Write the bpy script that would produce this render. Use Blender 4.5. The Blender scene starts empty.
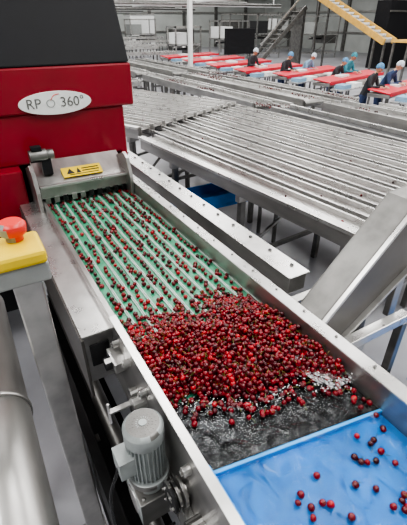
import bpy, bmesh, math, random
import numpy as np
from mathutils import Vector, Matrix, Euler
random.seed(7); rng=np.random.default_rng(7)
COL=bpy.context.collection
# ------------------------------------------------------------ materials
def mat(name,col,rough=.5,metal=0,var=0,scale=20,bump=0,stretch=None,col2=None,spec=.5,coat=0):
    m=bpy.data.materials.new(name); m.use_nodes=True
    nt=m.node_tree; b=nt.nodes['Principled BSDF']
    b.inputs['Base Color'].default_value=(*col,1); b.inputs['Roughness'].default_value=rough
    b.inputs['Metallic'].default_value=metal; b.inputs['Specular IOR Level'].default_value=spec
    b.inputs['Coat Weight'].default_value=coat
    tc=nt.nodes.new('ShaderNodeTexCoord'); mp=nt.nodes.new('ShaderNodeMapping')
    nt.links.new(tc.outputs['Object'],mp.inputs[0])
    if stretch: mp.inputs['Scale'].default_value=stretch
    n=nt.nodes.new('ShaderNodeTexNoise'); n.inputs['Scale'].default_value=scale; n.inputs['Detail'].default_value=5
    nt.links.new(mp.outputs[0],n.inputs['Vector'])
    r=nt.nodes.new('ShaderNodeValToRGB')
    c2=col2 if col2 else tuple(c*(1-var) for c in col)
    r.color_ramp.elements[0].position=.35;r.color_ramp.elements[1].position=.65
    r.color_ramp.elements[0].color=(*c2,1); r.color_ramp.elements[1].color=(*col,1)
    nt.links.new(n.outputs['Fac'],r.inputs[0]); nt.links.new(r.outputs[0],b.inputs['Base Color'])
    mr=nt.nodes.new('ShaderNodeMapRange'); mr.inputs['To Min'].default_value=max(0,rough-.08); mr.inputs['To Max'].default_value=min(1,rough+.1)
    nt.links.new(n.outputs['Fac'],mr.inputs[0]); nt.links.new(mr.outputs[0],b.inputs['Roughness'])
    if bump:
        bp=nt.nodes.new('ShaderNodeBump'); bp.inputs['Strength'].default_value=bump; bp.inputs['Distance'].default_value=.01
        nt.links.new(n.outputs['Fac'],bp.inputs['Height']); nt.links.new(bp.outputs[0],b.inputs['Normal'])
    return m
STEEL=mat('stainless_steel',(.49,.48,.465),.34,.9,.28,9,0.02,(1,.25,1))
STEELB=mat('bright_steel',(.68,.67,.655),.28,.85,.18,8)
STEELD=mat('worn_steel',(.24,.235,.225),.42,.85,.35,8)
TAUPE=mat('taupe_steel',(.17,.16,.15),.36,.6,.2,4)
DARK=mat('dark_steel_gap_shade',(.03,.03,.032),.6,.3,.4,10)  # dark parts, and painted shade filling lane gaps and slots
BLACK=mat('black_panel',(.010,.010,.012),.65,0,.3,6,spec=.25)
RED=mat('red_powder_coat',(.23,.004,.015),.35,0,.15,3,spec=.4)
REDT=mat('red_table_vinyl',(.52,.012,.03),.5,0,.15,3)
GREEN=mat('green_belt',(.045,.27,.15),.35,0,.35,18)
GREENL=mat('belt_rib_white',(.46,.55,.50),.35,0,.2,30)
BLUE=mat('blue_plastic',(.004,.20,.62),.35,0,.3,5,.1,spec=.3)
BLUEL=mat('blue_plastic_edge',(.05,.36,.80),.35,0,.1,5)
YEL=mat('yellow_plastic',(.80,.56,.02),.4,0,.1,10)
REDB=mat('red_button',(.70,.035,.025),.35,0,.1,10)
GREY=mat('grey_plastic',(.30,.31,.30),.5,0,.15,10)
MOT=mat('motor_grey_paint',(.38,.41,.41),.4,.2,.2,20)
WHITE=mat('white_paint',(.75,.76,.75),.5,0,.08,5)
PIPE=mat('polished_pipe',(.85,.86,.86),.25,.4,.12,3)
CONC=mat('concrete_floor',(.38,.38,.41),.3,0,.3,1.2,.02)
WALL=mat('wall_panel',(.50,.52,.50),.7,0,.2,.6)
CEIL=mat('ceiling_panel',(.6,.6,.58),.8,0,.15,.5)
WOOD=mat('ochre_cladding',(.75,.44,.10),.5,0,.2,4)
RUB=mat('black_rubber',(.012,.012,.013),.25,0,.3,30,.2)
SKIN=mat('skin',(.5,.28,.19),.5,0,.08,20)
DSKIN=mat('lips',(.4,.13,.11),.5,0,.08,20)
EYE=mat('eye_dark',(.03,.02,.02),.3)
NAVY=mat('navy_cloth',(.03,.05,.12),.85,0,.3,12)
TEAL=mat('teal_cloth',(.05,.26,.32),.85,0,.3,12)
LBL=mat('light_blue_cloth',(.22,.36,.5),.85,0,.2,12)
CHAR=mat('charcoal_cloth',(.035,.035,.04),.85,0,.3,12)
NETW=mat('hairnet_white',(.6,.66,.72),.8,0,.3,60)
NETB=mat('hairnet_blue',(.10,.26,.45),.8,0,.3,60)
SHOE=mat('boot_white',(.6,.6,.6),.6)
STEM=mat('cherry_stem',(.16,.18,.03),.5,0,.3,20)
FD=mat('froth_glint_white',(.82,.83,.84),.15,0,.1,30)  # for real droplets and for glints painted white
CH=bpy.data.materials.new('cherry_skin');CH.use_nodes=True
nt=CH.node_tree;b=nt.nodes['Principled BSDF'];a=nt.nodes.new('ShaderNodeAttribute');a.attribute_name='ccol'
nt.links.new(a.outputs['Color'],b.inputs['Base Color']);b.inputs['Roughness'].default_value=.16
b.inputs['Specular IOR Level'].default_value=.35
b.inputs['Coat Weight'].default_value=.2;b.inputs['Coat Roughness'].default_value=.05
def water(name,tint,bumpd,ior):
    WAT=bpy.data.materials.new(name);WAT.use_nodes=True
    nt=WAT.node_tree;nt.nodes.remove(nt.nodes['Principled BSDF']);out=nt.nodes['Material Output']
    tr=nt.nodes.new('ShaderNodeBsdfTransparent');tr.inputs[0].default_value=(*tint,1)
    gl=nt.nodes.new('ShaderNodeBsdfGlossy');gl.inputs['Roughness'].default_value=.06
    fr=nt.nodes.new('ShaderNodeFresnel');fr.inputs['IOR'].default_value=ior
    mx=nt.nodes.new('ShaderNodeMixShader');nz=nt.nodes.new('ShaderNodeTexNoise');nz.inputs['Scale'].default_value=14;nz.inputs['Detail'].default_value=4
    nz.inputs['Distortion'].default_value=1.2
    tc=nt.nodes.new('ShaderNodeTexCoord');nt.links.new(tc.outputs['Object'],nz.inputs['Vector'])
    bu=nt.nodes.new('ShaderNodeBump');bu.inputs['Strength'].default_value=.9;bu.inputs['Distance'].default_value=bumpd
    nt.links.new(nz.outputs['Fac'],bu.inputs['Height'])
    for s in (gl,fr): nt.links.new(bu.outputs[0],s.inputs['Normal'])
    nt.links.new(fr.outputs[0],mx.inputs[0]);nt.links.new(tr.outputs[0],mx.inputs[1]);nt.links.new(gl.outputs[0],mx.inputs[2])
    nt.links.new(mx.outputs[0],out.inputs['Surface']);return WAT
WAT=water('water',(.93,.96,.97),.035,1.26)
WATD=water('weir_water',(.8,.82,.84),.05,1.33)
def foam(name,p0,p1,cmax,sc):
    F=bpy.data.materials.new(name);F.use_nodes=True
    nt=F.node_tree;b=nt.nodes['Principled BSDF'];b.inputs['Base Color'].default_value=(.75,.76,.78,1);b.inputs['Roughness'].default_value=.4
    nz=nt.nodes.new('ShaderNodeTexNoise');nz.inputs['Scale'].default_value=sc;nz.inputs['Detail'].default_value=8;nz.inputs['Roughness'].default_value=.7;nz.inputs['Distortion'].default_value=1.5
    tc=nt.nodes.new('ShaderNodeTexCoord');nt.links.new(tc.outputs['Object'],nz.inputs['Vector'])
    r=nt.nodes.new('ShaderNodeValToRGB');r.color_ramp.elements[0].position=p0;r.color_ramp.elements[0].color=(0,0,0,1);r.color_ramp.elements[1].position=p1;r.color_ramp.elements[1].color=(cmax,)*3+(1,)
    nt.links.new(nz.outputs['Fac'],r.inputs[0]);nt.links.new(r.outputs[0],b.inputs['Alpha']);return F
FOAM=foam('water_foam',.56,.9,.55,24)
FOAMB=foam('water_foam_thin',.60,.95,.45,12)
SPL=foam('splash_foam',.44,.74,.75,30)
# ------------------------------------------------------------ mesh builder
class MB:
    def __init__(s): s.bm=bmesh.new(); s.mats=[]
    def mi(s,m):
        if m not in s.mats: s.mats.append(m)
        return s.mats.index(m)
    def box(s,lo,hi,m,M=None):
        c=[(lo[i]+hi[i])/2 for i in range(3)];d=[abs(hi[i]-lo[i]) for i in range(3)]
        T=Matrix.Translation(c)@Matrix.Diagonal((*d,1))
        if M is not None: T=M@T
        n0=len(s.bm.faces);bmesh.ops.create_cube(s.bm,size=1,matrix=T);s.bm.faces.ensure_lookup_table()
        k=s.mi(m)
        for f in s.bm.faces[n0:]: f.material_index=k
    def cyl(s,p0,p1,r,m,seg=20,r2=None,smooth=True):
        p0=Vector(p0);p1=Vector(p1);d=p1-p0
        T=Matrix.Translation((p0+p1)/2)@d.to_track_quat('Z','Y').to_matrix().to_4x4()
        n0=len(s.bm.faces)
        bmesh.ops.create_cone(s.bm,cap_ends=True,cap_tris=False,segments=seg,radius1=r,radius2=r if r2 is None else r2,depth=d.length,matrix=T)
        s.bm.faces.ensure_lookup_table();k=s.mi(m)
        for f in s.bm.faces[n0:]:
            f.material_index=k
            if smooth and len(f.verts)==4: f.smooth=True
    def poly(s,pts,ext,m):
        e=Vector(ext);k=s.mi(m)
        a=[s.bm.verts.new(p) for p in pts];b=[s.bm.verts.new(Vector(p)+e) for p in pts];n=len(pts)
        fs=[s.bm.faces.new(a),s.bm.faces.new(b[::-1])]
        for i in range(n): fs.append(s.bm.faces.new((a[i],b[i],b[(i+1)%n],a[(i+1)%n])))
        for f in fs: f.material_index=k
    def done(s,name,bevel=0,parent=None,M=None):
        bmesh.ops.recalc_face_normals(s.bm,faces=s.bm.faces)
        me=bpy.data.meshes.new(name);s.bm.to_mesh(me);s.bm.free()
        for m in s.mats: me.materials.append(m)
        o=bpy.data.objects.new(name,me);COL.objects.link(o)
        if M is not None: o.matrix_world=M
        if bevel:
            bv=o.modifiers.new('b','BEVEL');bv.width=bevel;bv.segments=2;bv.limit_method='ANGLE';bv.angle_limit=math.radians(50)
        if parent: o.parent=parent
        return o
def beam(m,p0,p1,w,h,mt):
    p0=Vector(p0);p1=Vector(p1);d=p1-p0
    T=Matrix.Translation((p0+p1)/2)@d.to_track_quat('Y','Z').to_matrix().to_4x4()
    m.box((-w/2,-d.length/2,-h/2),(w/2,d.length/2,h/2),mt,T)
def empty(name,loc=(0,0,0)):
    o=bpy.data.objects.new(name,None);o.location=loc;COL.objects.link(o);return o
# ------------------------------------------------------------ room
def room():
    m=MB();m.box((-14,-6,-.1),(34,44,0),CONC);m.done('floor')
    m=MB();m.box((-14,44,0),(34,44.2,8),WALL);
    for i in range(12): m.box((-13+i*4,43.8,0),(-12.7+i*4,44,8),STEELD)
    for z in (1.5,3.2,4.6): m.box((-14,43.85,z),(34,44,z+.15),STEEL)
    m.done('wall_back')
    m=MB();m.box((34,-6,0),(34.2,44,8),WALL)
    for i in range(12): m.box((33.8,-5+i*4,0),(34,-4.7+i*4,8),STEELD)
    for z in (1.5,3.2,4.6): m.box((33.85,-6,z),(34,44,z+.15),STEEL)
    m.done('wall_right')
    m=MB();m.box((-14.2,-6,0),(-14,44,8),WALL);m.done('wall_left')
    m=MB();m.box((-14,-6.2,0),(34,-6,8),WALL);m.done('wall_front')
    m=MB();m.box((-14,-6,8),(34,44,8.1),CEIL);m.done('ceiling')
room()
# ------------------------------------------------------------ cherries
def cherries(name,items,stem_p=.5,dk=1.0):
    bm=bmesh.new();bmesh.ops.create_icosphere(bm,subdivisions=2,radius=1)
    for v in bm.verts:
        if v.co.z>.6: v.co.z-= (v.co.z-.6)*.55
        v.co.x*=1.03
    bv=np.array([v.co[:] for v in bm.verts]);bf=np.array([[v.index for v in f.verts] for f in bm.faces]);bm.free()
    sv=[];sf=[]
    K=4
    for i in range(K):
        t=i/(K-1);c=np.array([.9*t*t,0.25*t*t,.75+2.6*t*(1-.25*t)])
        for j in range(3):
            an=j*2.094;sv.append(c+.09*np.array([math.cos(an),math.sin(an),0]))
    for i in range(K-1):
        for j in range(3):
            a0=i*3+j;a1=i*3+(j+1)%3;sf.append([a0,a1,a1+3]);sf.append([a0,a1+3,a0+3])
    sv=np.array(sv);sf=np.array(sf)
    V=[];F=[];MI=[];C=[];off=0
    for (x,y,z,r,tilt) in items:
        q=Euler((rng.normal(0,tilt),rng.normal(0,tilt),rng.uniform(0,6.28))).to_matrix();Rm=np.array(q)
        s=r*rng.uniform(.88,1.1)
        V.append(bv@Rm.T*s+[x,y,z]);F.append(bf+off);MI.append(np.zeros(len(bf),int));off+=len(bv)
        t=rng.random()
        base=np.array([.205,.002,.009])*(1-t)+np.array([.035,.0008,.004])*t
        if rng.random()<.10: base=np.array([.36,.006,.014])
        base=base*dk
        C.append(np.tile([*base,1],(len(bv),1)))
        if rng.random()<stem_p:
            V.append(sv@Rm.T*s+[x,y,z]);F.append(sf+off);MI.append(np.ones(len(sf),int));off+=len(sv);C.append(np.tile([.2,.25,.05,1],(len(sv),1)))
    V=np.concatenate(V);F=np.concatenate(F);MI=np.concatenate(MI);C=np.concatenate(C)
    me=bpy.data.meshes.new(name);me.from_pydata(V.tolist(),[],F.tolist())
    me.materials.append(CH);me.materials.append(STEM)
    me.polygons.foreach_set('material_index',MI.astype(np.int32));me.polygons.foreach_set('use_smooth',np.ones(len(F),bool))
    at=me.color_attributes.new('ccol','FLOAT_COLOR','POINT');at.data.foreach_set('color',C.astype(np.float32).ravel())
    o=bpy.data.objects.new(name,me);COL.objects.link(o);return o
BL,BR=.36,1.03; BZ=1.40; CR=.0108
def near(u): return .885-(u-BL)*.37+.025*math.sin(u*17)
def far(u): return 1.30-(u-BL)*.10+.03*math.sin(u*23+1)
it=[]
for L in range(5):
    u=BL+.012
    while u<BR-.010:
        v=.55
        while v<1.42:
            uu=u+rng.uniform(-.007,.007);vv=v+rng.uniform(-.007,.007)
            if near(uu)+.018*L<vv<far(uu)-.03*L and BL+.010<uu<BR-.010 and rng.random()<(.97,.97,.9,.65,.25)[L]:
                it.append((uu,vv,BZ+.011+L*.0135+rng.uniform(-.003,.004),CR,.9))
            v+=.0200
        u+=.0200
for _ in range(240):
    u=rng.uniform(BL+.02,BR-.02);v=far(u)+abs(rng.normal(0,.07));it.append((u,v,BZ+.011,CR,.8))
for _ in range(90):
    u=rng.uniform(BL+.02,BR-.02);v=near(u)-abs(rng.normal(0,.05));it.append((u,v,BZ+.006,CR,.8))
cherries('cherry_pile',it,.35)
NL=10;lw=(BR-BL)/NL
it=[]
for i in range(NL):
    v=1.3
    while v<3.0:
        if rng.random()<.93: it.append((BL+lw*(i+.5)+rng.uniform(-.008,.008),v+rng.uniform(-.006,.006),BZ+.012,CR*1.12,.8))
        if rng.random()<.25: it.append((BL+lw*(i+.5)+rng.choice([-.02,.02]),v+rng.uniform(.015,.022),BZ+.012,CR*1.12,.8))
        v+=.043
cherries('belt_cherries',it,.3,.8)
it=[]
cl=[(.85,.38,7),(.93,.27,8),(.80,.22,6),(.66,.38,5),(.9,.12,7),(.98,.36,6),(.52,.40,3),(.62,.25,4)]
for cx,cyy,nn in cl:
    for _ in range(nn):
        x=min(BR-.03,max(BL+.04,cx+rng.normal(0,.05)));y=min(.46,cyy+rng.normal(0,.055))
        it.append((x,y,1.387,CR*1.05,1.2))
for _ in range(12):
    x,y=rng.uniform(BL+.04,BR-.03),rng.uniform(-.2,.47);it.append((x,y,1.387,CR*1.05,1.2))
cherries('floating_cherries',it,.25,.85)
# ------------------------------------------------------------ main conveyor
conv=empty('cherry_conveyor')
m=MB()
m.box((BL,.88,BZ-.012),(BR,3.12,BZ),GREEN)
for i in range(NL+1):
    u=BL+lw*i
    m.box((u-.006,.95,BZ),(u-.002,3.1,BZ+.009),GREENL)
    m.box((u+.002,.95,BZ),(u+.006,3.1,BZ+.009),GREENL)
m.done('belt',parent=conv)
m=MB()
m.box((.334,-.5,1.12),(.36,3.1,1.45),STEEL)
m.box((.328,-.5,1.445),(.362,1.42,1.455),STEELB)
m.box((.20,1.42,1.10),(.334,3.12,1.395),STEEL)
m.box((.192,1.40,1.392),(.340,3.12,1.404),STEELB)
m.box((.185,1.40,1.02),(.20,3.12,1.385),TAUPE)
m.box((.22,1.412,1.20),(.31,1.42,1.33),DARK)
m.box((1.03,-.5,1.1),(1.045,3.1,1.50),STEEL)
m.box((1.03,-.5,1.495),(1.095,3.1,1.505),STEELB)
m.box((1.085,-.5,1.42),(1.095,3.1,1.50),STEELD)
for i in range(16):
    v=.2+i*.19
    m.cyl((1.072,v,1.505),(1.072,v,1.512),.007,STEELD,8)
m.box((1.03,-.5,1.0),(1.09,3.1,1.1),STEELD)
m.box((.334,-.5,1.0),(.36,3.1,1.12),DARK)
m.box((BL,.55,1.30),(BR,3.1,1.37),DARK)
for v in (.1,1.35,2.9):
    for u in (.36,1.04):
        m.box((u,v,0),(u+.05,v+.05,1.05),STEELD)
    m.box((.36,v,.5),(1.09,v+.05,.56),STEELD)
    m.box((.36,v,1.0),(1.09,v+.05,1.05),STEELD)
m.done('frame',.003,conv)
m=MB()
for v in (.66,1.02,1.2,1.34):
    m.cyl((.334,v,1.36),(.305,v,1.36),.018,STEELB,12);m.cyl((.305,v,1.36),(.298,v,1.36),.010,STEELD,6)
m.box((.28,1.24,1.28),(.334,1.36,1.33),STEELD)
m.cyl((.334,1.30,1.30),(.25,1.30,1.30),.03,DARK,16)
m.box((.20,1.12,1.19),(.334,1.145,1.20),STEELD);m.cyl((.20,1.13,1.13),(.20,1.13,1.25),.006,STEELD,8)
m.cyl((.334,1.05,1.28),(.28,1.05,1.28),.035,BLACK,16);m.cyl((.334,1.14,1.24),(.30,1.14,1.24),.028,STEELD,16)
m.done('bearings',.001,conv)
m=MB()
m.box((1.30,1.30,1.30),(1.42,5.0,1.40),STEEL)
m.box((1.30,1.30,1.395),(1.45,5.0,1.402),STEELB)
m.box((1.62,1.6,1.12),(1.66,5.0,1.20),STEEL)
m.cyl((1.55,1.5,.85),(1.55,5.0,.85),.03,STEELB,12);m.cyl((1.50,1.5,.62),(1.50,5.0,.62),.025,STEEL,12)
for i in range(18): m.cyl((1.40,1.4+i*.2,1.402),(1.40,1.4+i*.2,1.412),.012,DARK,8)
for v in (1.4,3.0,4.7):
    m.box((1.33,v,0),(1.40,v+.07,1.3),STEELD)
    m.box((1.12,v,1.05),(1.66,v+.06,1.11),STEELD)
    m.box((1.33,v,.56),(1.66,v+.05,.60),STEELD);m.box((1.33,v,.78),(1.66,v+.05,.82),STEELD)
for v in (1.9,3.0,4.7): m.box((1.62,v,0),(1.66,v+.05,1.12),STEELD)
m.done('side_rail_frame',.004)
# water trough
tk=empty('water_trough')
m=MB()
m.poly([(BL,.60,1.33),(BL,.95,1.33),(BR,.95,1.33),(BR,.49,1.33)],(0,0,.062),RUB)
m.done('dark_weir',.004,tk)
m=MB()
m.poly([(BL,-.5,1.345),(BL,.60,1.345),(BR,.49,1.345),(BR,-.5,1.345)],(0,0,.030),BLUE)
m.box((BL,-.5,1.375),(BL+.010,.60,1.44),BLUEL)
m.poly([(BL,.59,1.375),(BL,.603,1.375),(BR,.493,1.375),(BR,.48,1.375)],(0,0,.022),BLUEL)
m.done('blue_bed',.003,tk)
def sheet(name,lo,hi,z,nx,ny,amp,mt,sk=0):
    bm=bmesh.new();vs=[]
    for j in range(ny+1):
        for i in range(nx+1):
            x=lo[0]+(hi[0]-lo[0])*i/nx;y=lo[1]+(hi[1]-lo[1])*j/ny
            h=amp*(math.sin(x*31+y*17)+math.sin(x*13-y*41+1)+.6*math.sin(x*67+y*53))/2.6
            vs.append(bm.verts.new((x,y-sk*(x-BL),z+h)))
    for j in range(ny):
        for i in range(nx):
            k=j*(nx+1)+i;f=bm.faces.new((vs[k],vs[k+1],vs[k+nx+2],vs[k+nx+1]));f.smooth=True
    me=bpy.data.meshes.new(name);bm.to_mesh(me);bm.free();me.materials.append(mt)
    o=bpy.data.objects.new(name,me);COL.objects.link(o);o.parent=tk;return o
sheet('water_surface',(BL+.001,-.4),(BR-.001,.59),1.389,60,80,.004,WAT,.16)
sheet('weir_water',(BL+.001,.60),(BR-.001,.95),1.402,60,40,.004,WATD,.16)
sheet('foam_weir',(BL+.05,.62),(BR-.001,.86),1.412,50,20,.006,FOAM,.3)
sheet('foam_tank',(BL+.14,.15),(BR-.001,.58),1.396,50,30,.004,FOAMB,.16)
bm=bmesh.new()
for _ in range(190):
    x=BR-.012-abs(rng.normal(0,.07));y=.72+rng.normal(0,.055);z=1.415+abs(rng.normal(0,.018))
    bmesh.ops.create_icosphere(bm,subdivisions=1,radius=rng.uniform(.001,.0032),matrix=Matrix.Translation((x,y,z))@Matrix.Rotation(rng.uniform(0,3),4,'Z')@Matrix.Diagonal((rng.uniform(1,2.6),1,.7,1)))
for _ in range(110):  # glints painted as stretched white flecks along the pile's near edge
    x=rng.uniform(BL+.05,BR-.03);y=near(x)-.02+rng.normal(0,.02);z=1.412
    bmesh.ops.create_icosphere(bm,subdivisions=1,radius=rng.uniform(.001,.0022),matrix=Matrix.Translation((x,y,z))@Matrix.Diagonal((rng.uniform(1,3),1,.6,1)))
for f in bm.faces: f.smooth=True
me=bpy.data.meshes.new('splash_and_glints');bm.to_mesh(me);bm.free()
me.materials.append(FD)
o=bpy.data.objects.new('splash_and_glints',me);COL.objects.link(o);o.parent=tk
sheet('foam_splash',(BR-.15,.68),(BR-.001,.90),1.435,30,40,.012,SPL,.1)
# ------------------------------------------------------------ gear motor
def gearmotor():
    e=empty('gear_motor')
    cx,cy_,=.25,.84
    m=MB()
    m.cyl((cx,cy_,1.18),(cx,cy_,1.40),.058,MOT,32)
    for i in range(28):
        a=i*math.tau/28
        M=Matrix.Translation((cx,cy_,0))@Matrix.Rotation(a,4,'Z')
        m.box((.054,-.0022,1.19),(.069,.0022,1.37),MOT,M)
    m.box((cx-.110,cy_-.04,1.24),(cx-.052,cy_+.04,1.33),MOT)
    m.done('body',.001,e)
    m=MB()
    m.cyl((cx,cy_,1.37),(cx,cy_,1.425),.071,MOT,36)
    m.cyl((cx,cy_,1.425),(cx,cy_,1.44),.071,MOT,36,.058)
    for r in (.022,.034,.046):
        for i in range(18):
            a=i*math.tau/18
            m.box((r-.003,-.0012,1.4398),(r+.003,.0012,1.4410),STEELD,Matrix.Translation((cx,cy_,0))@Matrix.Rotation(a,4,'Z'))
    m.cyl((cx,cy_,1.438),(cx,cy_,1.443),.014,MOT,12)
    m.done('fan_cowl',.001,e)
    m=MB()
    m.cyl((cx,cy_,1.15),(cx,cy_,1.18),.078,STEELD,32)
    m.cyl((cx,cy_,1.10),(cx,cy_,1.15),.06,MOT,24)
    m.box((cx-.07,cy_-.08,.96),(cx+.07,cy_+.08,1.10),MOT)
    m.cyl((cx-.075,cy_,1.03),(cx+.083,cy_,1.03),.055,MOT,24)
    for dx in (-.05,.05):
        for dy in (-.06,.06): m.cyl((cx+dx,cy_+dy,1.10),(cx+dx,cy_+dy,1.11),.009,STEELB,6)
    m.done('gearbox',.006,e)
    m=MB()
    y1=cy_-.14
    m.cyl((cx+.02,y1,1.18),(cx+.084,y1,1.18),.02,STEELB,16)
    for k,r in ((.0,.055),(.02,.045),(.04,.055),(.051,.03)):
        m.cyl((cx+.02+k,y1,1.18),(cx+.032+k,y1,1.18),r,STEEL if k!=.02 else DARK,24)
    for i in range(6):
        a=i*math.tau/6
        m.cyl((cx+.018,y1+.04*math.cos(a),1.18+.04*math.sin(a)),(cx+.01,y1+.04*math.cos(a),1.18+.04*math.sin(a)),.006,STEELB,6)
    m.cyl((cx+.03,cy_-.27,1.15),(cx+.084,cy_-.27,1.15),.045,STEELD,24)
    m.cyl((cx+.02,cy_-.27,1.15),(cx+.03,cy_-.27,1.15),.02,STEELB,16)
    m.box((cx+.05,cy_-.32,1.0),(cx+.083,cy_-.05,1.12),STEELD)
    m.done('drive_pulleys',.001,e)
    cu=bpy.data.curves.new('cable','CURVE');cu.dimensions='3D';cu.bevel_depth=.006
    sp=cu.splines.new('BEZIER');pts=[(cx-.105,cy_,1.27),(cx-.16,cy_-.03,1.13),(cx-.12,cy_-.1,.93),(cx+.05,cy_-.1,.9)]
    sp.bezier_points.add(3)
    for p,q in zip(sp.bezier_points,pts): p.co=q;p.handle_left_type=p.handle_right_type='AUTO'
    cu.materials.append(RUB);o=bpy.data.objects.new('cable',cu);COL.objects.link(o);o.parent=e
gearmotor()
# ------------------------------------------------------------ e-stop + post
e=empty('emergency_stop_station')
m=MB();m.box((-.13,1.20,1.86),(.115,1.36,1.93),GREY);m.done('base',.008,e)
m=MB();m.box((-.13,1.19,1.93),(.115,1.36,1.98),YEL);m.done('yellow_cover',.014,e)
m=MB();m.cyl((.04,1.31,1.98),(.04,1.31,2.005),.028,GREY,20);m.cyl((.04,1.31,2.005),(.04,1.31,2.035),.042,REDB,28,.046);m.cyl((.04,1.31,2.035),(.04,1.31,2.048),.046,REDB,28,.034);m.done('mushroom_button',.002,e)
m=MB();m.box((-.01,1.24,0),(.085,1.33,1.86),STEEL);m.box((-.04,1.17,0),(.098,1.40,.012),STEELD);m.done('post',.006,e)
m=MB()
m.cyl((-.19,-.3,1.38),(-.19,1.9,1.38),.12,PIPE,48)
for v in (.2,1.15): m.cyl((-.19,v,1.38),(-.19,v+.02,1.38),.127,STEEL,48)
for v in (-.1,1.6):
    m.box((-.25,v,0),(-.19,v+.06,1.28),STEELD);m.box((-.28,v,1.2),(-.1,v+.06,1.28),STEELD)
m.done('steel_pipe')
m=MB()
m.box((.10,.3,.55),(.15,3.0,.80),DARK)  # dark panels and sheets added to darken the space beside the conveyor legs
for v in (.3,1.5,2.95): m.box((.14,v,0),(.19,v+.05,.55),STEELD)
m.box((.10,.1,.50),(.355,3.0,.54),DARK);m.box((.10,.1,.20),(.30,3.0,.24),DARK)
for v in (.12,2.9): m.box((.2,v,0),(.24,v+.04,.5),STEELD)
m.cyl((.25,.3,.72),(.25,2.9,.72),.04,STEELD,16)
m.box((.2,.3,.54),(.3,.34,.72),STEELD);m.box((.2,2.8,.54),(.3,2.84,.72),STEELD)
m.done('frame_and_dark_panels',.003)
# ------------------------------------------------------------ red machine
e=empty('cherry_sizing_machine')
m=MB()
m.box((-1.0,3.2,2.02),(1.215,5.0,2.325),RED)
m.box((-1.0,3.22,1.66),(1.13,5.0,2.02),RED)
m.box((-1.0,3.1,1.15),(.265,5.0,1.66),RED)
m.box((1.07,3.22,1.35),(1.13,5.0,1.69),RED)
m.box((-1.0,3.3,.35),(.22,5.0,1.15),BLACK)
m.done('red_housing',.015,e)
m=MB()
m.poly([(-1.0,3.2,2.327),(-1.0,3.46,2.86),(-1.0,3.60,2.95),(-1.0,5.0,2.95),(-1.0,5.0,2.327)],(2.205,0,0),BLACK)
m.done('black_hood',.012,e)
m=MB()
for u in (-.9,1.0):
    for v in (3.4,4.8): m.box((u,v,0),(u+.1,v+.1,1.5),STEELD)
m.box((.27,3.5,1.3),(1.07,3.55,1.69),DARK)
m.box((.26,3.13,1.1),(1.02,4.9,1.3),STEELD)
m.done('stand',.004,e)
m=MB()
T=Matrix.Translation((.61,3.195,2.085))@Matrix.Rotation(math.pi/2,4,'X')
bmesh.ops.create_cone(m.bm,cap_ends=True,segments=48,radius1=.1,radius2=.1,depth=.012,matrix=T@Matrix.Diagonal((2.6,.8,1,1)));m.mi(WHITE)
m.done('oval_badge',.002,e)
def text(s,loc,size,mt,name,par,rx=math.pi/2,ext=.001):
    c=bpy.data.curves.new(name,'FONT');c.body=s;c.size=size;c.extrude=ext;c.align_x='CENTER';c.align_y='CENTER';c.materials.append(mt)
    o=bpy.data.objects.new(name,c);o.location=loc;o.rotation_euler=(rx,0,0);COL.objects.link(o);o.parent=par;return o
text('RP     360°',(.61,3.188,2.085),.095,STEELD,'badge_text',e)
def curve(name,pts,r,mt,par,cyc=False):
    cu=bpy.data.curves.new(name,'CURVE');cu.dimensions='3D';cu.bevel_depth=r
    sp=cu.splines.new('BEZIER');sp.bezier_points.add(len(pts)-1);sp.use_cyclic_u=cyc
    for p,q in zip(sp.bezier_points,pts): p.co=q;p.handle_left_type=p.handle_right_type='AUTO'
    cu.materials.append(mt);o=bpy.data.objects.new(name,cu);COL.objects.link(o);o.parent=par;return o
curve('badge_cherry',[(.575,3.188,2.06),(.545,3.188,2.085),(.565,3.188,2.11),(.60,3.188,2.09)],.0025,GREY,e,True)
curve('badge_swoosh',[(.575,3.188,2.105),(.60,3.188,2.135),(.64,3.188,2.145)],.0025,REDB,e)
# outlet head
dz=-.035
m=MB()
m.poly([(.34,2.96,1.50+dz),(.34,2.96,1.60+dz),(.34,3.20,1.72+dz),(.34,3.22,1.68+dz),(.34,3.0,1.50+dz)],(.68,0,0),STEEL)
m.box((.34,2.93,1.585+dz),(1.02,2.965,1.605+dz),STEELB)
for u in (.30,1.0):
    m.poly([(u,2.86,1.37),(u,2.86,1.55),(u,2.92,1.69),(u,2.99,1.72),(u,3.06,1.69),(u,3.22,1.64),(u,3.22,1.37)],(.028,0,0),STEEL)
m.box((.34,3.1,1.41),(1.0,3.14,1.50),DARK)
m.cyl((.34,3.02,1.49),(1.0,3.02,1.49),.02,DARK,16)
for i in range(10):
    m.box((.36+i*.066,2.955,1.425),(.40+i*.066,2.962,1.475),RUB)
m.done('outlet_head',.004,e)
m=MB()
M=Matrix.Translation((.68,3.03,1.648+dz))@Matrix.Rotation(math.radians(26.6),4,'X')
m.box((-.15,-.05,0),(.15,.05,.004),YEL,M);m.box((-.10,-.035,.004),(.12,-.028,.006),DARK,M);m.box((-.0,-.01,.004),(.13,.0,.006),DARK,M);m.box((-.0,.015,.004),(.13,.025,.006),DARK,M)
m.poly([M@Vector(p) for p in ((-.12,-.02,.004),(-.06,-.02,.004),(-.09,.035,.004))],M.to_3x3()@Vector((0,0,.002)),DARK)
m.poly([M@Vector(p) for p in ((-.045,-.02,.004),(-.01,-.02,.004),(-.028,.035,.004))],M.to_3x3()@Vector((0,0,.002)),DARK)
m.done('warning_label',0,e)
m=MB()
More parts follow.
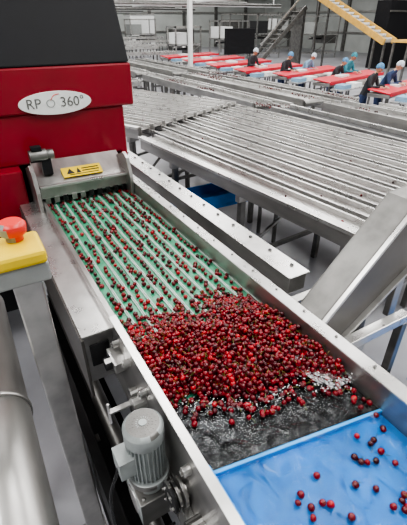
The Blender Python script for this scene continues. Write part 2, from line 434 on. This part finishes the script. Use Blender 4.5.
m.cyl((.33,3.06,1.76),(.45,3.06,1.76),.045,BLACK,24);m.cyl((.45,3.06,1.76),(.50,3.06,1.76),.036,STEELD,24);m.box((.40,3.03,1.62),(.47,3.10,1.76),BLACK)
m.box((.35,3.03,1.80),(.42,3.09,1.83),BLACK)
m.cyl((.42,3.06,1.72),(.42,3.22,1.72),.02,STEELD)
m.done('outlet_motor',.002,e)
# ------------------------------------------------------------ transfer chute
e=empty('transfer_chute')
m=MB()
m.poly([(x,1.05,z) for x,z in ((1.24,1.20),(1.85,1.82),(2.9,1.90),(2.9,1.50),(2.02,1.47),(1.48,1.09))],(0,.012,0),TAUPE)
m.poly([(x,1.05,z) for x,z in ((1.24,1.20),(1.85,1.82),(2.9,1.90),(2.9,1.885),(1.86,1.80),(1.255,1.187))],(0,.17,0),STEELD)
m.poly([(x,1.03,z) for x,z in ((1.24,1.20),(1.85,1.82),(2.9,1.90),(2.9,1.88),(1.857,1.80),(1.255,1.187))],(0,.025,0),STEELB)
m.poly([(x,1.02,z) for x,z in ((1.48,1.09),(2.02,1.47),(2.9,1.50),(2.9,1.485),(2.025,1.455),(1.49,1.075))],(0,.20,0),STEEL)
m.poly([(x,1.21,z) for x,z in ((1.24,1.20),(1.85,1.82),(2.9,1.90),(2.9,1.50),(2.02,1.47),(1.48,1.09))],(0,.012,0),STEELD)
m.poly([(x,1.04,z) for x,z in ((1.24,1.20),(1.48,1.09),(1.475,1.08),(1.23,1.19))],(0,.18,0),STEEL)
m.done('channel',.002,e)
m=MB()
m.box((1.44,.96,1.06),(1.98,1.02,1.12),STEELB);m.box((1.44,1.24,1.04),(2.1,1.30,1.10),STEEL)
m.box((1.34,.96,1.02),(1.60,1.30,1.06),STEEL);m.box((1.34,1.0,1.06),(1.40,1.26,1.12),TAUPE)
for u in (1.50,1.95):
    for v in (.97,1.24): m.box((u,v,0),(u+.05,v+.05,1.04),STEELD)
m.box((1.92,1.06,1.05),(1.98,1.10,1.42),STEEL)
m.box((1.5,.97,.6),(2.0,1.0,.65),STEEL)
m.done('chute_stand',.004,e)
# ------------------------------------------------------------ lane sorters
def lanes(name,org,rot,n,pitch,y0,y1f,z,its=None):
    e=empty(name)
    M=Matrix.Translation(org)@Matrix.Rotation(math.radians(rot),4,'Z')
    m=MB()
    for i in range(n):
        x=i*pitch;y1=y1f(i)
        w=pitch*.74
        m.box((x,y0,z-.035),(x+w,y1,z-.025),STEEL)
        m.box((x,y0,z-.09),(x+.024,y1,z+.012),STEELB);m.box((x+w-.024,y0,z-.09),(x+w,y1,z+.012),STEELB)
        m.box((x+w,y0,z-.12),(x+pitch,y1,z-.11),DARK)  # dark strip paints the shade in the gap between lanes
        if its is not None:
            for _ in range(2):
                p=M@Vector((x+w*rng.uniform(.2,.8),rng.uniform(y0,y1),z-.013));its.append((p.x,p.y,p.z,.011,.9))
    m.done('lanes',0,e,M)
    m=MB()
    yy=y0+.2
    while yy<y1f(n-1)-.1:
        xs=[i*pitch for i in range(n) if y1f(i)>yy]
        a=min(xs);b=max(xs)+pitch
        m.box((a-.03,yy,z-.22),(b,yy+.06,z-.12),STEEL)
        for x in (a,(a+b)/2,b-.08):
            m.box((x,yy,0),(x+.06,yy+.06,z-.22),STEELD)
        m.box((a,yy,.4),(b,yy+.04,.45),STEELD)
        beam(m,(a+.03,yy+.03,.45),((a+b)/2,yy+.03,z-.22),.03,.03,STEEL)
        yy+=1.25
    m.box((-.05,y0,z-.14),(-.01,y1f(0),z+.02),STEEL)
    m.box((-.08,y0,z-.01),(.0,y1f(0),z+.022),STEELB)
    m.done('sorter_stand',.003,e,M)
lit=[]
lanes('lane_sorter',(2.25,1.47,0),5,10,.255,.0,lambda i:3.45+i*.245,1.3,lit)
lanes('lane_sorter.001',(2.02,5.15,0),24,10,.25,0,lambda i:3.5+i*.06,1.36)
cherries('lane_cherries',lit,.1,.5)
# ------------------------------------------------------------ background conveyors
def conveyor(name,u0,u1,v0,v1,z,mt):
    m=MB()
    m.box((u0,v0,z-.05),(u1,v1,z-.01),mt)
    m.box((u0-.05,v0,z-.12),(u0,v1,z+.05),STEEL);m.box((u1,v0,z-.12),(u1+.05,v1,z+.05),STEELB)
    if (v1-v0)>(u1-u0):
        t=v0+.2
        while t<v1:
            for u in (u0-.04,u1): m.box((u,t,0),(u+.05,t+.05,z-.1),STEELD)
            m.box((u0,t,z*.4),(u1,t+.04,z*.4+.05),STEELD);t+=1.6
        m.cyl((u0,v0,z-.05),(u1,v0,z-.05),.06,STEELD,14)
    else:
        t=u0+.1
        while t<u1:
            for v in (v0,v1-.05): m.box((t,v,0),(t+.05,v+.05,z-.05),STEELD)
            t+=1.6
        m.box((u0,v0-.03,z-.1),(u1,v0,z+.04),STEELB);m.box((u0,v1,z-.1),(u1,v1+.03,z+.04),STEEL)
    return m.done(name,.003)
k=0
us=[(5.15,5.55,1.12),(5.85,6.15,1.0),(6.5,7.0,1.12),(7.35,7.6,.95),(7.9,8.2,1.0)]
for u0,u1,z in us:
    for v0,v1 in ((1.5,6.2),(6.8,12.5),(13.2,20)):
        mt=random.choice([STEELD,STEEL,DARK,STEELD])
        conveyor('belt_conveyor' if k==0 else f'belt_conveyor.{k:03d}',u0,u1,v0,v1,z+random.uniform(-.04,.04),mt);k+=1
for j in range(9):
    v0=11.5+j*1.7
    conveyor(f'belt_conveyor.{k:03d}',-1.5 if j%2 else 0.0,4.6,v0,v0+.5,1.1+.12*(j%3),[STEEL,STEELD,DARK][j%3]);k+=1
for j in range(6):
    conveyor(f'belt_conveyor.{k:03d}',5,11 if j<3 else 16,22+j*2.4,22.6+j*2.4,1.1+.15*(j%3),[STEEL,STEELD,WHITE][j%3]);k+=1
it=[]
for u0,u1,z in us:
    for _ in range(6):
        cu_=rng.uniform(u0+.05,u1-.05);cv=rng.uniform(2.5,14)
        for _ in range(35):
            x=cu_+rng.normal(0,.08);y=cv+rng.normal(0,.2)
            if u0<x<u1: it.append((x,y,z+.03,.013,.9))
cherries('conveyor_cherries',it,.1,.45)
def gantry(name,u,v,w,d,h,mt):
    m=MB()
    for x in (0,w-.08):
        for y in (0,d-.08): m.box((u+x,v+y,0),(u+x+.08,v+y+.08,h),STEEL)
    for z in (h-.1,h*.55,.3):
        m.box((u,v,z),(u+w,v+.06,z+.09),STEELB);m.box((u,v+d-.06,z),(u+w,v+d,z+.09),STEEL)
        m.box((u,v,z),(u+.06,v+d,z+.09),STEEL);m.box((u+w-.06,v,z),(u+w,v+d,z+.09),STEEL)
    m.box((u+.1,v+.1,h*.55+.09),(u+w*.45,v+d-.1,h*.85),mt)
    m.box((u+w*.55,v+.1,h*.35),(u+w-.1,v+d-.1,h*.55),STEELD)
    m.cyl((u+.1,v+d/2,h*.48),(u+w-.1,v+d/2,h*.48),.1,DARK,14)
    beam(m,(u+.04,v+.03,.35),(u+w-.04,v+.03,h*.55),.05,.05,STEEL)
    m.done(name,0)
gl=[(1,27.5,2.2,1.2,2.3,BLUE),(4.3,26.8,0.5,1,2.0,GREY),(5.2,37,3,1.4,2.8,WHITE),(9.5,37,2.6,1.4,3.0,STEELD),
    (14.3,37,2.4,1.4,2.7,GREY),(17.0,27,2.6,1.4,2.6,WHITE),(21,28,2.4,1.3,3.0,DARK),(25,26,2.6,1.4,2.9,GREY),(-2.5,28,2,1.3,2.5,WHITE),
    (25.5,14.5,2.2,1.2,2.6,STEELD),(22.5,34,3,1.5,3.1,STEELD),(27,33,3,1.5,3.2,WHITE),(0.5,33.5,2.4,1.2,2.6,DARK),(12.2,24.3,1.8,1.2,2.3,WHITE)]
for i,g in enumerate(gl): gantry('machine_gantry' if i==0 else f'machine_gantry.{i:03d}',*g)
# ------------------------------------------------------------ packing tables and workers
TR=math.radians(15)
def table(name,u,v,L=4.6):
    e=empty(name,(u,v,0));e.rotation_euler=(0,0,TR)
    m=MB()
    m.poly([(0,0,1.0),(0,.62,1.07),(0,.62,1.04),(0,0,.97)],(L,0,0),REDT)
    m.box((0,-.02,.93),(L,0,1.03),REDT)
    m.done('red_top',.006,e)
    m=MB();m.box((0,.02,.88),(L,.60,.965),STEEL)
    for i in range(4):
        x=.05+i*(L-.15)/3
        for y in (.04,.54): m.box((x,y,0),(x+.05,y+.05,.88),STEELD)
    m.box((.05,.3,.3),(L-.05,.35,.35),STEELD)
    m.box((-.05,-.46,.80),(L*.95,-.05,.84),STEELB)
    for i in range(int(L/.7)): m.box((.1+i*.68,-.42,.84),(.55+i*.68,-.1,.95),[LBL,WHITE,STEEL,WHITE][i%4])
    for x in (0,L*.85):
        m.box((x,-.4,0),(x+.05,-.35,.8),STEELD)
    m.box((L*.3,.25,1.0),(L*.3+.5,.5,1.09),WHITE)
    m.done('table_stand',.004,e)
tables=[(9.5,6.9),(9.75,9.2),(9.7,11.1),(9.3,12.9),(9.4,15.1),(9.5,17.4),(9.6,20.0)]
for i,(u,v) in enumerate(tables): table('packing_table' if i==0 else f'packing_table.{i:03d}',u,v,3.7)
def skin_obj(name,V,E,R,root=0,sub=1):
    me=bpy.data.meshes.new(name);me.from_pydata(V,E,[]);o=bpy.data.objects.new(name,me);COL.objects.link(o)
    s=o.modifiers.new('s','SKIN');s.use_smooth_shade=True
    for i,r in enumerate(R):
        d=me.skin_vertices[0].data[i];d.radius=(r,r) if not isinstance(r,tuple) else r;d.use_root=(i==root)
    if sub: o.modifiers.new('ss','SUBSURF').levels=sub;o.modifiers['ss'].render_levels=sub
    dg=bpy.context.evaluated_depsgraph_get();dg.update()
    m2=bpy.data.meshes.new_from_object(o.evaluated_get(dg));bpy.data.objects.remove(o);m2.name=name;return m2
def make_pose(k):
    lean=[.18,.26,.08][k];hz=[.0,-.03,.02][k]
    ch=(0,-lean,1.30+hz)
    nk=(0,-lean*1.35-.01,1.46+hz)
    V=[(0,0,.93),(0,-lean*.4,1.10),ch,nk,(0,-lean*1.5-.03,1.54+hz)];R=[(.155,.125),(.14,.11),(.165,.115),.062,.055]
    E=[(0,1),(1,2),(2,3),(3,4)]
    wr=[((.13,-lean-.36,1.14),(.17,-lean-.34,1.15)),((.08,-lean-.34,1.14),(.22,-lean-.36,1.14)),((.2,-lean-.32,1.14),(.12,-lean-.36,1.22))][k]
    W=[]
    for sgn,w in ((1,wr[0]),(-1,wr[1])):
        i=len(V);sh=(sgn*.185,-lean-.01,1.385+hz);el=(sgn*.25,-lean-.08,1.13+hz);wv=(sgn*w[0],w[1],w[2])
        V+=[sh,el,wv];R+=[.068,.048,.032];E+=[(2,i),(i,i+1),(i+1,i+2)];W.append((wv,el,sgn))
    for sgn in (1,-1):
        i=len(V);V+=[(sgn*.095,0,.86),(sgn*.11,-.02,.48),(sgn*.115,.02,.10),(sgn*.12,-.13,.045)];R+=[.10,.068,.048,.042];E+=[(0,i),(i,i+1),(i+1,i+2),(i+2,i+3)]
    body=skin_obj(f'body_{k}',V,E,R)
    for c in (0,1,2,3): body.materials.append(CHAR)
    for p in body.polygons:
        c=p.center
        idx=0
        if c.z<.9: idx=1
        if c.z<.13: idx=2
        if c.z>1.47+hz : idx=3
        p.material_index=idx
    meshes=[]
    for wv,el,sgn in W:
        w=Vector(wv);dr=(w-Vector(el)).normalized();dr.z-=.15;dr.normalize()
        side=dr.cross(Vector((0,0,1))).normalized()
        V2=[tuple(w-dr*.015),tuple(w+dr*.045),tuple(w+dr*.08)];R2=[(.024,.02),(.036,.018),(.036,.015)]
        meshes.append(skin_obj('palm',V2,[(0,1),(1,2)],R2,0,1))
        dn=Vector((0,0,-1))
        for j,(off,ln) in enumerate(((-.028,.062),(-.010,.072),(.009,.067),(.026,.052))):
            b0=w+dr*.07+side*off;b1=b0+dr*ln*.5+dn*.006;b2=b1+dr*ln*.3+dn*.018;b3=b2+dr*ln*.15+dn*.02
            meshes.append(skin_obj('f',[tuple(b0),tuple(b1),tuple(b2),tuple(b3)],[(0,1),(1,2),(2,3)],[.0095,.009,.008,.007],0,0))
        inn=-side if (side.x*sgn>0) else side
        b0=w+dr*.02+inn*.02;b1=b0+dr*.03+inn*.03;b2=b1+dr*.035+dn*.01
        meshes.append(skin_obj('f',[tuple(b0),tuple(b1),tuple(b2)],[(0,1),(1,2)],[.013,.011,.008],0,0))
    bm=bmesh.new()
    for mm in meshes: bm.from_mesh(mm)
    hands=bpy.data.meshes.new(f'hands_{k}');bm.to_mesh(hands);bm.free();hands.materials.clear();hands.materials.append(SKIN)
    for p in hands.polygons: p.material_index=0;p.use_smooth=True
    tilt=[.5,.65,.2][k]
    bm=bmesh.new();bmesh.ops.create_uvsphere(bm,u_segments=28,v_segments=20,radius=1)
    for v in bm.verts:
        x,y,z=v.co
        w=.076*(1-.22*max(0,-z)**1.3);dd=.096 if y>0 else .092*(1-.1*max(0,-z))
        X=x*w;Y=y*dd;Z=z*.118
        if y<-.5:
            Y-= .022*math.exp(-((x/.13)**2))*math.exp(-(((z+.12)/.2)**2))
            Y+= .012*math.exp(-(((abs(x)-.38)/.16)**2))*math.exp(-(((z-.05)/.12)**2))
            Y-= .006*math.exp(-((x/.3)**2))*math.exp(-(((z+.52)/.12)**2))
            Y-= .01*math.exp(-((x/.3)**2))*math.exp(-(((z+.85)/.2)**2))
        v.co=(X,Y,Z)
    for f in bm.faces: f.smooth=True
    for sgn in (1,-1):
        bmesh.ops.create_uvsphere(bm,u_segments=10,v_segments=8,radius=1,matrix=Matrix.Translation((sgn*.077,.008,-.005))@Matrix.Diagonal((.010,.02,.032,1)))
        n1=len(bm.faces)
        bmesh.ops.create_uvsphere(bm,u_segments=8,v_segments=6,radius=.011,matrix=Matrix.Translation((sgn*.029,-.078,.006)))
        bm.faces.ensure_lookup_table()
        for f in bm.faces[n1:]: f.material_index=2
    n1=len(bm.faces)
    bmesh.ops.create_uvsphere(bm,u_segments=10,v_segments=6,radius=1,matrix=Matrix.Translation((0,-.090,-.062))@Matrix.Diagonal((.022,.008,.007,1)));bm.faces.ensure_lookup_table()
    for f in bm.faces[n1:]: f.material_index=1
    n1=len(bm.faces)
    r_=bmesh.ops.create_uvsphere(bm,u_segments=24,v_segments=14,radius=1)
    for v in r_['verts']:
        x,y,z=v.co;cut=.25-.45*(y>-.2)*1.0
        zz=max(z,cut-.15*y if y>0 else cut)
        v.co=(x*.092*(1+.03*math.sin(9*x+7*y)),y*.112+.006,zz*.135+.008)
    bm.faces.ensure_lookup_table()
    for f in bm.faces[n1:]: f.material_index=3;f.smooth=True
    head=bpy.data.meshes.new(f'head_{k}');bm.to_mesh(head);bm.free()
    for c in (SKIN,DSKIN,EYE,NETB): head.materials.append(c)
    hm=Matrix.Translation((0,-lean*1.5-.055,1.60+hz))@Matrix.Rotation(tilt,4,'X')
    return body,hands,head,hm
POSES=[make_pose(k) for k in range(3)]
wc=0
def worker(u,v,face,k,shirt,net,trous=NAVY,s=1.0):
    global wc
    e=empty('worker' if wc==0 else f'worker.{wc:03d}',(u,v,0));e.rotation_euler=(0,0,math.radians(face));e.scale=(s,s,s);wc+=1
    body,hands,head,hm=POSES[k]
    def mk(n,me,ms,M=None):
        o=bpy.data.objects.new(n,me);COL.objects.link(o)
        o.parent=e
        if M is not None: o.matrix_local=M
        for i,x in enumerate(ms):
            o.material_slots[i].link='OBJECT';o.material_slots[i].material=x
    mk('body',body,[shirt,trous,SHOE,SKIN]);mk('hands',hands,[SKIN]);mk('head',head,[SKIN,DSKIN,EYE,net],hm)
WL=[(0,.5,0,CHAR,NETB),(0,1.5,1,NAVY,NETW),
    (1,1.7,1,CHAR,NETB),(1,2.5,0,TEAL,TEAL),
    (2,1.0,0,CHAR,NETB),(2,2.4,1,LBL,NETW),
    (3,1.3,0,CHAR,NETW)]
for i,(t,x,k_,sh,ne) in enumerate(WL):
    u0,v0=tables[t];y=.93
    worker(u0+x*math.cos(TR)-y*math.sin(TR),v0+x*math.sin(TR)+y*math.cos(TR),15+random.uniform(-5,5),k_,sh,ne,s=.95+.03*math.sin(i*2.3))
# ------------------------------------------------------------ blue trays under lanes
m=MB()
m.box((1.70,3.6,.72),(3.3,4.0,.76),BLUE);m.box((1.70,3.6,.76),(3.3,3.63,.88),BLUE);m.box((1.70,3.97,.76),(3.3,4.0,.88),BLUE)
for u in (1.72,3.2):
    for v in (3.61,3.95): m.box((u,v,0),(u+.04,v+.04,.72),STEELD)
m.done('blue_drain_tray',.004)
m=MB();m.box((2.2,.6,.45),(3.2,.95,.49),BLUE);m.box((2.2,.6,.49),(3.2,.63,.6),BLUE);m.box((2.2,.92,.49),(3.2,.95,.6),BLUE)
for u in (2.22,3.1):
    for v in (.61,.9): m.box((u,v,0),(u+.04,v+.04,.45),STEELD)
m.done('blue_drain_tray.001',.004)
# ------------------------------------------------------------ far structures
m=MB()
m.box((9.2,17.0,0),(9.36,17.16,7.99),WHITE);m.box((9.05,16.85,0),(9.33,17.13,.05),STEELD);m.done('steel_column')
m=MB()
for j in range(7):
    z=3.25+.2*(j%3)
    m.cyl((-4,20+j*3.2,z),(16.5,20+j*3.2,z),.08,[WHITE,STEEL,STEELD][j%3],12)
    for u in (0,8,16): m.cyl((u,20+j*3.2,z),(u,20+j*3.2,7.99),.03,STEELD,8)
for u in (3,7,13): m.cyl((u,19,3.5),(u,40,3.5),.07,STEEL,10)
for u in (3,7,13):
    for v in (20,30,39): m.cyl((u,v,3.5),(u,v,7.99),.03,STEELD,8)
m.done('overhead_pipes')
m=MB();m.box((14.0,21.5,.9),(16.0,21.7,2.2),BLACK);m.box((14.2,21.5,0),(14.3,21.6,.9),STEELD);m.box((15.7,21.5,0),(15.8,21.6,.9),STEELD);m.done('control_screen',.02)
m=MB()
for o_ in (0,.9):
    beam(m,(20.5+o_,16,1.6),(20.5+o_,21.6,3.9),.12,.3,WOOD)
beam(m,(20.95,16,1.58),(20.95,21.6,3.88),.8,.04,STEEL)
for i in range(13): m.box((20.56,16.2+i*.42,1.70+i*.172),(21.34,16.24+i*.42,1.80+i*.172),WHITE)
for y,z in ((16.6,1.7),(21.2,3.6)):
    for o_ in (0,.9): m.box((20.45+o_,y,0),(20.55+o_,y+.1,z),STEELD)
m.done('inclined_elevator',.005)
m=MB()
m.box((17.5,12.4,1.75),(26,13.3,1.85),WOOD);m.box((17.5,12.4,1.85),(26,12.45,2.0),WOOD)
m.box((17.5,12.3,2.25),(26,12.38,2.31),YEL)
for u in (17.6,20,23,25.8):
    for v in (12.45,13.2): m.box((u,v,0),(u+.1,v+.08,1.75),STEELD)
    m.box((u,12.32,1.75),(u+.05,12.40,2.3),YEL)
m.done('ochre_platform',.005)
m=MB()
m.box((23,18,0),(29,19,3.6),BLACK);m.box((23,17.95,3.0),(29,18,3.1),STEELD);m.done('dark_control_cabinet',.02)
m=MB()
for i in range(12): m.box((17+i*.28,22.2,.3+i*.25),(17.26+i*.28,23.2,.34+i*.25),STEEL)
beam(m,(17,22.2,.3),(20.4,22.2,3.3),.06,.25,STEELD);beam(m,(17,23.2,.3),(20.4,23.2,3.3),.06,.25,STEELD);beam(m,(17,22.2,1.3),(20.4,22.2,4.3),.06,.06,STEELB)
m.box((20.3,22.3,0),(20.5,23.3,3.3),STEELD);m.box((17,22.2,0),(17.1,23.2,.3),STEELD)
m.done('steel_staircase')
for i in range(7):
    m=MB()
    m.box((-6+i*4.3,40,0),(-3.6+i*4.3,41.5,1.8+.6*(i%3)),[GREY,WHITE,STEELD,BLUE][i%4]);m.box((-6.05+i*4.3,39.95,1.8+.6*(i%3)),(-3.55+i*4.3,41.55,1.9+.6*(i%3)),STEEL)
    m.box((-5.6+i*4.3,39.9,.8),(-4.2+i*4.3,39.96,1.3),DARK)
    m.done('machine_cabinet' if i==0 else f'machine_cabinet.{i:03d}',.02)
# ------------------------------------------------------------ lights
def area(x,y,z,sx,sy,e):
    l=bpy.data.lights.new('ceiling_light','AREA');l.shape='RECTANGLE';l.size=sx;l.size_y=sy;l.energy=e;l.color=(1,.99,.97)
    o=bpy.data.objects.new('ceiling_light',l);o.location=(x,y,z);COL.objects.link(o)
for x in (-3,3,9,15,22):
    for y in (0,7,15,25,36):
        area(x,y,7.7,1.8,5,440)
w=bpy.data.worlds.new('w');bpy.context.scene.world=w;w.use_nodes=True;w.node_tree.nodes['Background'].inputs[0].default_value=(.8,.85,.9,1);w.node_tree.nodes['Background'].inputs[1].default_value=.3
try: bpy.context.scene.view_settings.look='AgX - Medium High Contrast'
except Exception as ex: print(ex)
# ------------------------------------------------------------ camera
c=bpy.data.cameras.new('camera');c.sensor_fit='VERTICAL';c.sensor_height=36;c.lens=36*394/525;c.clip_end=200
o=bpy.data.objects.new('camera',c);o.location=(0,0,2.6);o.rotation_euler=(math.radians(90-31.6),0,math.radians(-30.2));COL.objects.link(o)
bpy.context.scene.camera=o
